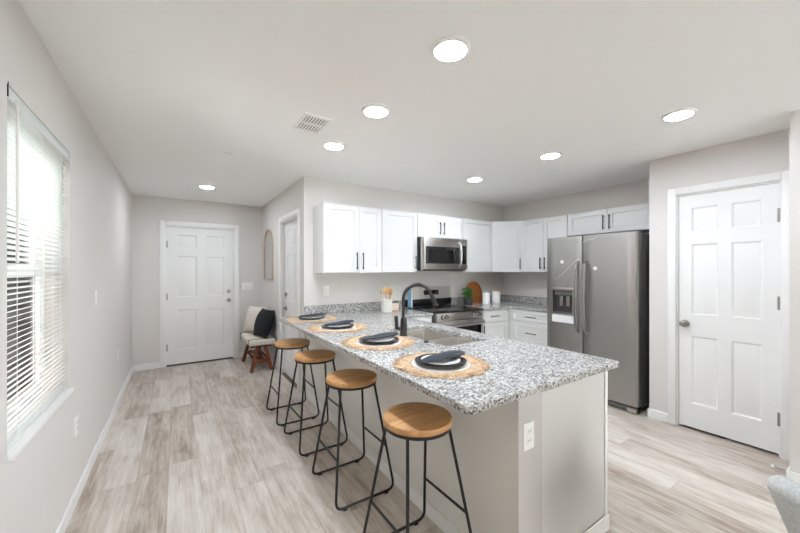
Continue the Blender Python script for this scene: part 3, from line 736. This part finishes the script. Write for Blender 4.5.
# microwave
mw = thing('microwave', 'stainless steel microwave mounted over the range', 'microwave', (2.8825, 3.315, 1.395))
MB().box(-.379, .379, .025, .40, .0, .415, .003).build('housing', 'black', mw)
m = MB().box(-.355, .379, -.012, .024, .012, .412, .004); m.box(-.379, -.357, -.004, .024, .0, .412, .003); dr_ = m.build('door', 'steelh', mw)
MB().box(-.325, .235, -.0145, -.011, .085, .30, .002).build('window', 'mwglass', dr_)
MB().box(-.285, .13, -.0155, -.0143, .115, .265, .001, 1).build('inner_window', 'blackglass', dr_)
MB().box(.262, .362, -.0145, -.011, .085, .325, .002).build('keypad', 'blackglass', mw)
MB().box(.15, .235, -.0152, -.0143, .245, .262).build('display', 'display', dr_)
hp = [(.232, -.012, .045), (.232, -.045, .075), (.232, -.062, .20), (.232, -.045, .335), (.232, -.012, .365)]
MB().tube(fillet(hp, .08, 6), .0125, 12).build('handle', 'satin', mw)
m = MB()
for i in range(9): m.box(-.34 + i * .078, -.28 + i * .078, .03, .20, -.004, .0)
m.build('vent_grille', 'black', mw)
# refrigerator: local x along its front (towards the camera), front at y=0
FZ = 1.775
fr = thing('refrigerator', 'stainless steel side-by-side refrigerator with ice dispenser', 'refrigerator', (3.695, 2.422, 0), -90)
FW = .962; sp_ = .430
MB().box(.004, FW - .004, .085, .72, .05, FZ - .012, .004).build('cabinet_body', 'darkside', fr)
def fdoor(name, x0, x1, hole=None):
    prof = [(x0, .08), (x0, .018), (x0 + .004, .008), (x0 + .016, .0)] + [(x0 + .016 + (x1 - x0 - .032) * t / 6, -.004 * math.sin(math.pi * t / 6)) for t in range(1, 6)] + [(x1 - .016, .0), (x1 - .004, .008), (x1, .018), (x1, .08)]
    m = MB()
    if not hole: m.prism(prof, .075, FZ)
    else:   # the dispenser niche is a real opening, closed at its back
        h0, h1, g0, g1 = hole
        m.prism(prof, .075, g0); m.prism(prof, g1, FZ)
        m.prism([(x0, .08), (x0, .018), (x0 + .004, .008), (x0 + .016, .0), (h0, -.002), (h0, .08)], g0, g1)
        m.prism([(h1, .08), (h1, -.002), (x1 - .016, .0), (x1 - .004, .008), (x1, .018), (x1, .08)], g0, g1)
        m.box(h0, h1, .074, .08, g0, g1)
    return m.build(name, 'steel', fr)
fz_ = fdoor('freezer_door', 0, sp_ - .003, (.083, .322, .90, 1.165)); fd = fdoor('fridge_door', sp_ + .003, FW)
MB().box(.01, FW - .01, .05, .09, .0, .07, .004).build('base', 'black', fr)
MB().box(.02, FW - .05, .018, .05, .012, .06, .008).build('kick_grille', 'darkside', fr)
MB().box(FW - .10, FW - .012, .0, .05, .004, .058, .012).build('hinge_cover', 'steelh', fr)
MB().box(sp_ - .0029, sp_ + .0029, .02, .083, .08, FZ - .004).build('door_gasket', 'gasket', fr)
for (o_, x) in ((fz_, sp_ - .043), (fd, sp_ + .043)):
    MB().tube(fillet([(x, 0.0, 1.49), (x, -.048, 1.45), (x, -.066, 1.10), (x, -.048, .76), (x, 0.0, .72)], .10, 6), .0140, 12).build('handle', 'fhandle', o_)
dp = MB()
x0, x1, z0, z1 = .075, .33, .90, 1.20
dp.box(x0, x1, -.008, -.003, 1.165, z1, .002).box(x0, x0 + .008, -.008, -.003, z0, 1.165).box(x1 - .008, x1, -.008, -.003, z0, 1.165).box(x0, x1, -.008, -.003, z0 - .008, z0)
dpo = dp.build('dispenser_frame', 'steelh', fz_)
MB().box(x0 + .009, x1 - .009, .068, .0735, z0 + .001, 1.164).box(x0 + .0085, x0 + .011, .0, .068, z0 + .001, 1.164).box(x1 - .011, x1 - .0085, .0, .068, z0 + .001, 1.164).build('recess', 'niche', dpo)
MB().box(x0 + .02, x1 - .02, .012, .067, 1.105, 1.163, .004).build('control_pod', 'darkside', dpo)
for px_ in (.145, .225): MB().box(px_, px_ + .038, .035, .045, .985, 1.10, .003).build('paddle', 'steel', dpo)
MB().box(x0 + .012, x1 - .012, .002, .067, z0 + .002, z0 + .012, .003).build('drip_tray', 'darkside', dpo)
MB().box(.075, .335, -.0060, -.0040, .80, .885).build('energy_label', 'sticker', fz_)
MB().box(.182, .217, -.0062, -.0042, 1.475, 1.51).build('sticker', 'sticker', fz_); MB().box(.55, .585, -.0062, -.0042, 1.40, 1.435).build('sticker', 'sticker', fd)
def strip(parent, pts, wd):
    m = MB(); L = []
    for (x, z, k) in pts: L.append((m.b.verts.new((x, -.0052, z - wd * k)), m.b.verts.new((x, -.0058, z + wd * k))))
    for a, b_ in zip(L, L[1:]): m.b.faces.new((a[0], b_[0], b_[1], a[1]))
    bmesh.ops.solidify(m.b, geom=list(m.b.faces), thickness=.0006); m.build('film_strip', 'film', parent)
strip(fz_, [(.10, 1.285, .3), (.195, 1.35, 1), (.285, 1.43, 1.2), (.355, 1.50, .8), (.40, 1.525, 2)], .007)
strip(fd, [(.44, 1.70, 1), (.495, 1.725, 1.2), (.545, 1.728, 1), (.585, 1.75, .3)], .007)

# ------------------------------------------------------------------ bar stools
def make_stool(label, loc, rz):
    t = thing('bar_stool', label, 'stool', loc, rz, 'bar stools along the peninsula')
    MB().lathe([(0, .678), (.158, .678), (.165, .683), (.166, .699), (.162, .707), (.15, .710), (0, .710)], 56).build('seat', 'seatwood', t)
    MB().lathe([(.138, .664), (.160, .664), (.160, .6775), (.138, .6775), (.138, .664)], 48, cap=False).build('seat_ring', 'blackmetal', t)
    for s_ in (1, -1):
        MB().tube(fillet([(-.118, s_ * .088, .666), (-.198, s_ * .205, .014), (.198, s_ * .205, .014), (.118, s_ * .088, .666)], .05, 6), .0075, 10).build('leg_frame', 'blackmetal', t)
    def lp_(sx, z): k = (.666 - z) / .652; return (sx * (.118 + .08 * k), .088 + .117 * k, z)
    for sx in (-1, 1):
        a = lp_(sx, .27); MB().tube([a, (a[0], -a[1], a[2])], .0065, 8).build('footrest', 'blackmetal', t)
    for sx in (-.14, .14):
        for s_ in (1, -1): MB().box(sx - .014, sx + .014, s_ * .205 - .009, s_ * .205 + .009, 0, .0075, .002, 1).build('foot_pad', 'rubber', t)
    return t
st = make_stool('wood-topped black bar stool nearest the camera, at the free end of the peninsula', (.960, 1.305, 0), 0)
copy_tree(st, (.960, 2.03, 0), 0, 'wood-topped black bar stool second nearest the camera')
copy_tree(st, (.955, 2.72, 0), 1, 'wood-topped black bar stool third from the camera')
copy_tree(st, (.938, 3.32, 0), 0, 'wood-topped black bar stool furthest from the camera, nearest the bench')

# ------------------------------------------------------------------ place settings
def make_mat(seed):
    rnd = random.Random(seed); b = MB(); N = 220; rr = [.158, .176, .198, .221, .244]; rings = []
    ph = [rnd.uniform(0, 6.28) for _ in range(4)]
    for j, r_ in enumerate(rr):
        ring = []
        for k in range(N):
            a = 2 * math.pi * k / N; q = r_
            if j >= 2: q += (j - 1) * (.0028 * math.sin(9 * a + ph[0]) + .0022 * math.sin(31 * a + ph[1]) + rnd.uniform(-.0025, .0025))
            z = (.003, .0075, .0085, .006, .002)[j] + (rnd.uniform(-.0026, .0026) if 0 < j < 4 else 0)
            ring.append(b.b.verts.new((q * math.cos(a), q * math.sin(a), z)))
        rings.append(ring)
    for a, c in zip(rings, rings[1:]):
        for k in range(N): b.b.faces.new((a[k], c[k], c[(k + 1) % N], a[(k + 1) % N]))
    low = [b.b.verts.new((v.co.x, v.co.y, .0004)) for v in rings[-1]]
    for k in range(N): b.b.faces.new((rings[-1][k], low[k], low[(k + 1) % N], rings[-1][(k + 1) % N]))
    for _ in range(320):   # loose strands at the rim
        a = rnd.uniform(0, 6.283); r1 = .215; r2 = rnd.uniform(.236, .259); da = rnd.uniform(-.06, .06)
        b.tube([(r1 * math.cos(a), r1 * math.sin(a), .007), ((r1 + r2) / 2 * math.cos(a + da * .5), (r1 + r2) / 2 * math.sin(a + da * .5), .006), (r2 * math.cos(a + da), r2 * math.sin(a + da), .003)], [.0028, .0025, .0012], 5)
    return b
def napkin_mb(seed):
    rnd = random.Random(seed); b = MB(); n = 26; rings = []
    for i in range(n + 1):
        t = i / n; x = -.140 + .285 * t; env = min(1, (math.sin(math.pi * t) + .02) ** .30)
        w_ = (.036 + .022 * t) * env + .002; h_ = (.007 + .006 * t) * env + .001
        base_z = .0152 + .006 * math.exp(-((x + .11) / .035) ** 2) + .014 * max(0, (t - .5) / .5) ** 1.6
        zc = base_z + h_; yc = .006 - .030 * t + .014 * math.sin(t * 4.5)
        rg_ = []
        for k in range(18):
            a = 2 * math.pi * k / 18; yy = w_ * math.cos(a); zz = h_ * math.sin(a)
            fold = .0022 * math.sin(yy * 150 + t * 3) if math.sin(a) > .1 else 0
            rg_.append(b.b.verts.new((x, yc + yy, zc + zz + fold * env)))
        rings.append(rg_)
    for a, c in zip(rings, rings[1:]):
        for k in range(18): b.b.faces.new((a[k], a[(k + 1) % 18], c[(k + 1) % 18], c[k]))
    b.b.faces.new(rings[0][::-1]); b.b.faces.new(rings[-1]); return b
spots = [(1.172, 1.385, 'nearest the camera', 'at the free end of the peninsula'), (1.172, 2.045, 'second from the camera', 'beside the faucet'),
         (1.165, 2.745, 'third from the camera', 'beyond the faucet'), (1.150, 3.375, 'furthest from the camera', 'next to the kitchen wall')]
protos = {}
for i, (x, y, od_, wh) in enumerate(spots):
    rz = (0, 50, 115, 200)[i]; nr = (13, 16, 22, 14)[i]
    if i == 0:
        pm = thing('placemat', '', 'placemat', (x, y, CZ1 + .0003), rz, 'round fringed placemats on the peninsula')
        make_mat(3).build('raffia_border', 'raffia', pm)
        MB().lathe([(0, .0005), (.156, .0005), (.156, .0045), (.12, .005), (0, .005)], 60).build('woven_centre', 'whiteweave', pm)
        dpl = tag(MB().lathe([(0, 0), (.075, 0), (.082, .003), (.128, .014), (.137, .0165), (.137, .0185), (.126, .0175), (.08, .0065), (.074, .0055), (0, .0055)], 64).build('dinner_plate', 'plate', None, (x, y, CZ1 + .0055)), '', 'plate', 'charcoal dinner plates on the placemats')
        spl = tag(MB().lathe([(0, 0), (.058, 0), (.064, .003), (.098, .011), (.104, .013), (.104, .0148), (.096, .014), (.062, .006), (0, .005)], 64).build('salad_plate', 'white_ceramic', None, (x, y, CZ1 + .0115)), '', 'plate', 'white salad plates on the dark plates')
        npk = tag(napkin_mb(1).build('napkin', 'napkin', None, (x, y, CZ1 + .0115)), '', 'napkin', 'dark folded napkins on the plates')
        npk.rotation_euler = (0, 0, R(nr)); S = [pm, dpl, spl, npk]
    else:
        S = [copy_tree(pm, (x, y, CZ1 + .0003), rz)] + [copy_tree(o_, (x, y, o_.location.z)) for o_ in (dpl, spl, npk)]
        S[3].rotation_euler = (0, 0, R(nr))
    S[0]['label'] = f'round fringed straw placemat {od_}, {wh}'; S[1]['label'] = f'charcoal dinner plate on the placemat {od_}, {wh}'
    S[2]['label'] = f'white salad plate under the napkin {od_}, {wh}'; S[3]['label'] = f'dark folded napkin on the plates {od_}, {wh}'

# ------------------------------------------------------------------ things on the back counters
cr = thing('utensil_crock', 'cream ribbed crock holding wooden spoons on the counter left of the range', 'crock', (2.085, 3.45, CZ1))
m = MB(); m.lathe([(0, 0), (.060, 0), (.064, .004), (.066, .152), (.061, .155), (.058, .150), (.056, .012), (0, .010)], 40); m.build('jar', 'crock', cr)
def spoon(label, dx, dy, tx, ty, L, r_, mat='spoonwood', flat=False):
    base_ = Vector((2.085 + dx, 3.45 + dy, CZ1 + .014)); d_ = Vector((tx, ty, L)); tip = base_ + d_; t = thing('wooden_spoon', label, 'utensil', base_, 0, 'wooden utensils in the crock'); dn = d_.normalized()
    MB().tube([(0, 0, 0), d_ * .55, d_ * .82], [.005, .005, .007], 10).build('handle', mat, t)
    m = MB(); ell = Matrix.Translation(d_ * .9) @ d_.to_track_quat('Z', 'Y').to_matrix().to_4x4() @ Matrix.Diagonal((r_, .008, L * .16, 1))
    bmesh.ops.create_uvsphere(m.b, u_segments=20, v_segments=12, radius=1.0, matrix=ell); m.build('paddle' if flat else 'bowl', mat, t)
spoon('wide wooden spoon upright in the middle of the crock', .0, .01, .008, .015, .265, .040)
spoon('wooden spoon leaning right in the crock', .018, -.005, .034, .01, .255, .030)
spoon('pale wooden spatula leaning left in the crock', -.02, .005, -.060, .01, .25, .018, 'lid', True)
spoon('wooden spoon standing at the back of the crock', .005, -.02, .046, -.012, .24, .028)
cd = thing('recipe_card', 'small pale card standing beside the crock', 'card', (2.235, 3.50, CZ1), 4)
MB().box(-.055, .055, -.010, .010, 0, .012, .002).build('stand', 'lid', cd); MB().box(-.053, .053, -.003, .002, .0122, .095).build('card', 'pinkpaper', cd); MB().box(-.053, .053, -.0035, .0025, .0952, .112).build('dark_band', 'darkside', cd)
bk_ = thing('leaflet', 'small blue and white leaflet standing against the left end of the range back panel', 'leaflet', (2.548, 3.632, .9135), 0)
MB().box(-.035, .015, -.012, -.004, 0, .235, .001, 1).build('blue_cover', 'blue', bk_); MB().box(.0155, .034, -.012, -.004, 0, .22, .001, 1).build('white_edge', 'paper', bk_)
cb = thing('cutting_board', 'round-topped amber wooden cutting board leaning on the wall behind the plant', 'cutting board', (3.75, 3.655, CZ1 + .001))
m = MB(); pts = [(-.165, .0), (.165, .0), (.165, .16)] + [(.165 * math.cos(R(a)), .16 + .165 * math.sin(R(a))) for a in range(10, 180, 10)] + [(-.165, .16)]
m.prism(pts, -.009, .009)
for v in m.b.verts: v.co = Vector((v.co.x, v.co.z, v.co.y))
bmesh.ops.rotate(m.b, verts=m.b.verts, cent=(0, 0, 0), matrix=Matrix.Rotation(R(-3), 3, 'X')); m.build('board', 'boardwood', cb)
m = MB(); pts = [(.128 * math.cos(R(a)), -.0135, .16 + .128 * math.sin(R(a))) for a in range(0, 181, 12)]; pts = [(-.128, -.0135 + .003, .03)] [:0] + pts
m.tube([(x, y + (z * .052) + .0045, z) for x, y, z in pts], .004, 8).build('carved_groove', 'benchwood', cb)
pl = thing('potted_plant', 'small leafy green plant in a dark pot beside the range', 'plant', (3.47, 3.50, CZ1))
MB().lathe([(0, 0), (.058, 0), (.062, .003), (.068, .095), (.063, .097), (.060, .085), (0, .084)], 32).build('pot', 'pot', pl)
MB().lathe([(0, .0845), (.0595, .0845), (.05, .088), (0, .09)], 24).build('soil', 'soil', pl)
m = MB(); ms = MB(); rnd = random.Random(5)
for i in range(130):
    a = rnd.uniform(0, 6.283); lean = rnd.uniform(0, .085) ; hgt = rnd.uniform(.03, .15)
    p0 = Vector((.02 * math.cos(a), .02 * math.sin(a), .088)); p1 = Vector((lean * math.cos(a), lean * math.sin(a), .09 + hgt))
    ms.tube([p0, (p0 + p1) / 2 + Vector((0, 0, .01)), p1], .0012, 4)
    dirv = Vector((math.cos(a + rnd.uniform(-1, 1)), math.sin(a + rnd.uniform(-1, 1)), rnd.uniform(-.3, .7))).normalized(); sd = dirv.orthogonal().normalized(); s_ = rnd.uniform(.022, .036)
    nrm = dirv.cross(sd) * .006
    vs = [p1 - dirv * s_ * .3, p1 + sd * s_ * .42 + dirv * s_ * .3, p1 + dirv * s_ * 1.1, p1 - sd * s_ * .42 + dirv * s_ * .3, p1 + dirv * s_ * .3 + nrm]
    q = [m.b.verts.new(v) for v in vs]
    for k in range(4): m.b.faces.new((q[k], q[(k + 1) % 4], q[4]))
m.build('leaves', 'leaf', pl, smooth=False); ms.build('stems', 'leaf', pl)
cn = thing('canister', 'shorter white canister with a flat grey lid, beside the cutting board', 'canister', (3.822, 3.48, CZ1), 0, 'white canisters in the corner')
MB().lathe([(0, 0), (.052, 0), (.055, .004), (.055, .170), (0, .170)], 36).build('jar', 'white_ceramic', cn); MB().lathe([(0, .1705), (.053, .1705), (.054, .174), (.053, .182), (0, .183)], 36).build('lid', 'graylid', cn)
cn = thing('canister', 'taller white canister with a wooden lid, in the counter corner', 'canister', (4.022, 3.47, CZ1), 0, 'white canisters in the corner')
MB().lathe([(0, 0), (.062, 0), (.066, .004), (.066, .182), (0, .182)], 36).build('jar', 'white_ceramic', cn); MB().lathe([(0, .1825), (.06, .1825), (.061, .186), (.060, .198), (.056, .20), (0, .20)], 36).build('lid', 'lid', cn)

# ------------------------------------------------------------------ hallway: mirror, bench, cushions
mr = thing('wall_mirror', 'arched wood-framed mirror on the hallway wall', 'mirror', (XC - .0005, 5.42, 1.245), -90)
hw, hs_ = .285, .50
def arch(hw_, z0, zs, dz): return [(-hw_, z0), (hw_, z0), (hw_, zs)] + [(hw_ * math.cos(R(a)), zs + dz * math.sin(R(a))) for a in range(9, 180, 9)] + [(-hw_, zs)]
def extr(m, pts, y0, y1):
    n0 = len(m.b.verts); m.prism(pts, y0, y1); m.b.verts.ensure_lookup_table()
    for v in list(m.b.verts)[n0:]: v.co = Vector((v.co.x, v.co.z, v.co.y))
    return m
path = [(x, -.014, z) for x, z in arch(hw - .010, .010, hs_, hw - .01)]
MB().tube(path, .008, 8, closed=True).build('frame', 'framewood', mr); extr(MB(), arch(hw - .008, .008, hs_, hw - .008), -.008, -.004).build('glass', 'mirror', mr); extr(MB(), arch(hw - .004, .004, hs_, hw - .004), -.0038, -.0002).build('backing', 'framewood', mr)

bn = thing('bench', 'low upholstered cream bench on reddish wooden trestle legs below the mirror', 'bench', (.985, 5.30, 0), 0)
bx, by = .165, .36
MB().box(-bx - .005, bx + .018, -by, by, .36, .445, .022, 4).build('cushion_seat', 'cream', bn)
for s_ in (-1, 1):
    MB().box(-bx - .008, bx + .021, s_ * (by - .034) - .015, s_ * (by - .034) + .015, .3565, .449, .008, 2).build('stripe', 'blackcloth', bn)
m = MB().box(-bx + .03, bx - .03, -by + .06, by - .06, .33, .359); m.build('rail', 'benchwood', bn)
for s_ in (-1, 1):
    for k in (-1, 1):
        MB().bar((k * .045, s_ * (by - .06), .355), (k * .135, s_ * (by - .02), .0015), .045, .032, (0, 1, 0), .003).build('leg', 'benchwood', bn)
    MB().bar((-.095, s_ * (by - .045), .14), (.095, s_ * (by - .045), .14), .03, .03, bev=.002).build('stretcher', 'benchwood', bn)
m = MB()
for i in range(4): x = -.085 + i * .0567; m.box(x - .018, x + .018, -by + .03, by - .03, .156, .170, .002)
m.build('slatted_shelf', 'benchwood', bn)

def pillow_mb(w_, h_, th):
    b = MB(); n = 22; gr = {}
    for sd in (1, -1):
        for i in range(n + 1):
            for j in range(n + 1):
                u = 2 * i / n - 1; v = 2 * j / n - 1; edge = i in (0, n) or j in (0, n)
                if edge and (0, i, j) in gr: gr[(sd, i, j)] = gr[(0, i, j)]; continue
                pin = 1 - .07 * (1 - abs(u) ** 2) * abs(v) ** 4 ; pin2 = 1 - .07 * (1 - abs(v) ** 2) * abs(u) ** 4
                y = sd * th / 2 * (max(0, (1 - abs(u) ** 2.4) * (1 - abs(v) ** 2.4)) ** .62) + .004 * math.sin(5 * u + 3 * v) * (0 if edge else 1)
                q = b.b.verts.new((u * w_ / 2 * pin2, y, v * h_ / 2 * pin)); gr[(sd, i, j)] = q
                if edge: gr[(0, i, j)] = q
        for i in range(n):
            for j in range(n): b.b.faces.new((gr[(sd, i, j)], gr[(sd, i + 1, j)], gr[(sd, i + 1, j + 1)], gr[(sd, i, j + 1)]))
    return b
p1 = tag(pillow_mb(.40, .41, .20).build('throw_pillow', 'blackcloth'), 'black square throw pillow standing on the bench, in front of the cream one', 'pillow')
p1.location = (1.045, 5.115, .642); p1.rotation_euler = (R(-19), R(0), R(-78))
p2 = tag(pillow_mb(.41, .41, .19).build('throw_pillow', 'cream'), 'cream square throw pillow on the bench, behind the black one', 'pillow')
p2.location = (1.0, 5.50, .650); p2.rotation_euler = (R(-14), 0, R(-62))

# door stop on the pantry side wall
ds = thing('door_stop', 'small spring door stop with a white tip low beside the pantry door', 'door stop', (3.46, YN + bt, .038))
MB().tube([(0, 0, 0), (0, .012, 0), (0, .013, 0), (0, .07, 0)], [.012, .012, .005, .005], 10).build('spring', 'nickel', ds); MB().tube([(0, .0705, 0), (0, .085, 0)], [.008, .009], 12).build('tip', 'whiterubber', ds)

# grey chair whose back shows in the lower right corner; local +y is the way it faces
ch = thing('accent_chair', 'grey boucle chair cut off by the lower right corner of the photo', 'chair', (1.896, -.058, 0), -124.5)
m = MB(); mt = Matrix.Translation((0, -.19, .47)) @ Matrix.Rotation(R(24), 4, 'X')
m.box(-.235, .235, -.04, .035, -.10, .21, .03, 5, mt); m.build('backrest', 'boucle', ch)
MB().box(-.235, .235, -.20, .26, .33, .44, .035, 5).build('seat', 'boucle', ch)
for sx in (-1, 1):
    for sy in (-.15, .21): MB().tube([(sx * .18, sy, .33), (sx * .20, sy * 1.1, 0)], [.018, .011], 12).build('leg', 'blackmetal', ch)
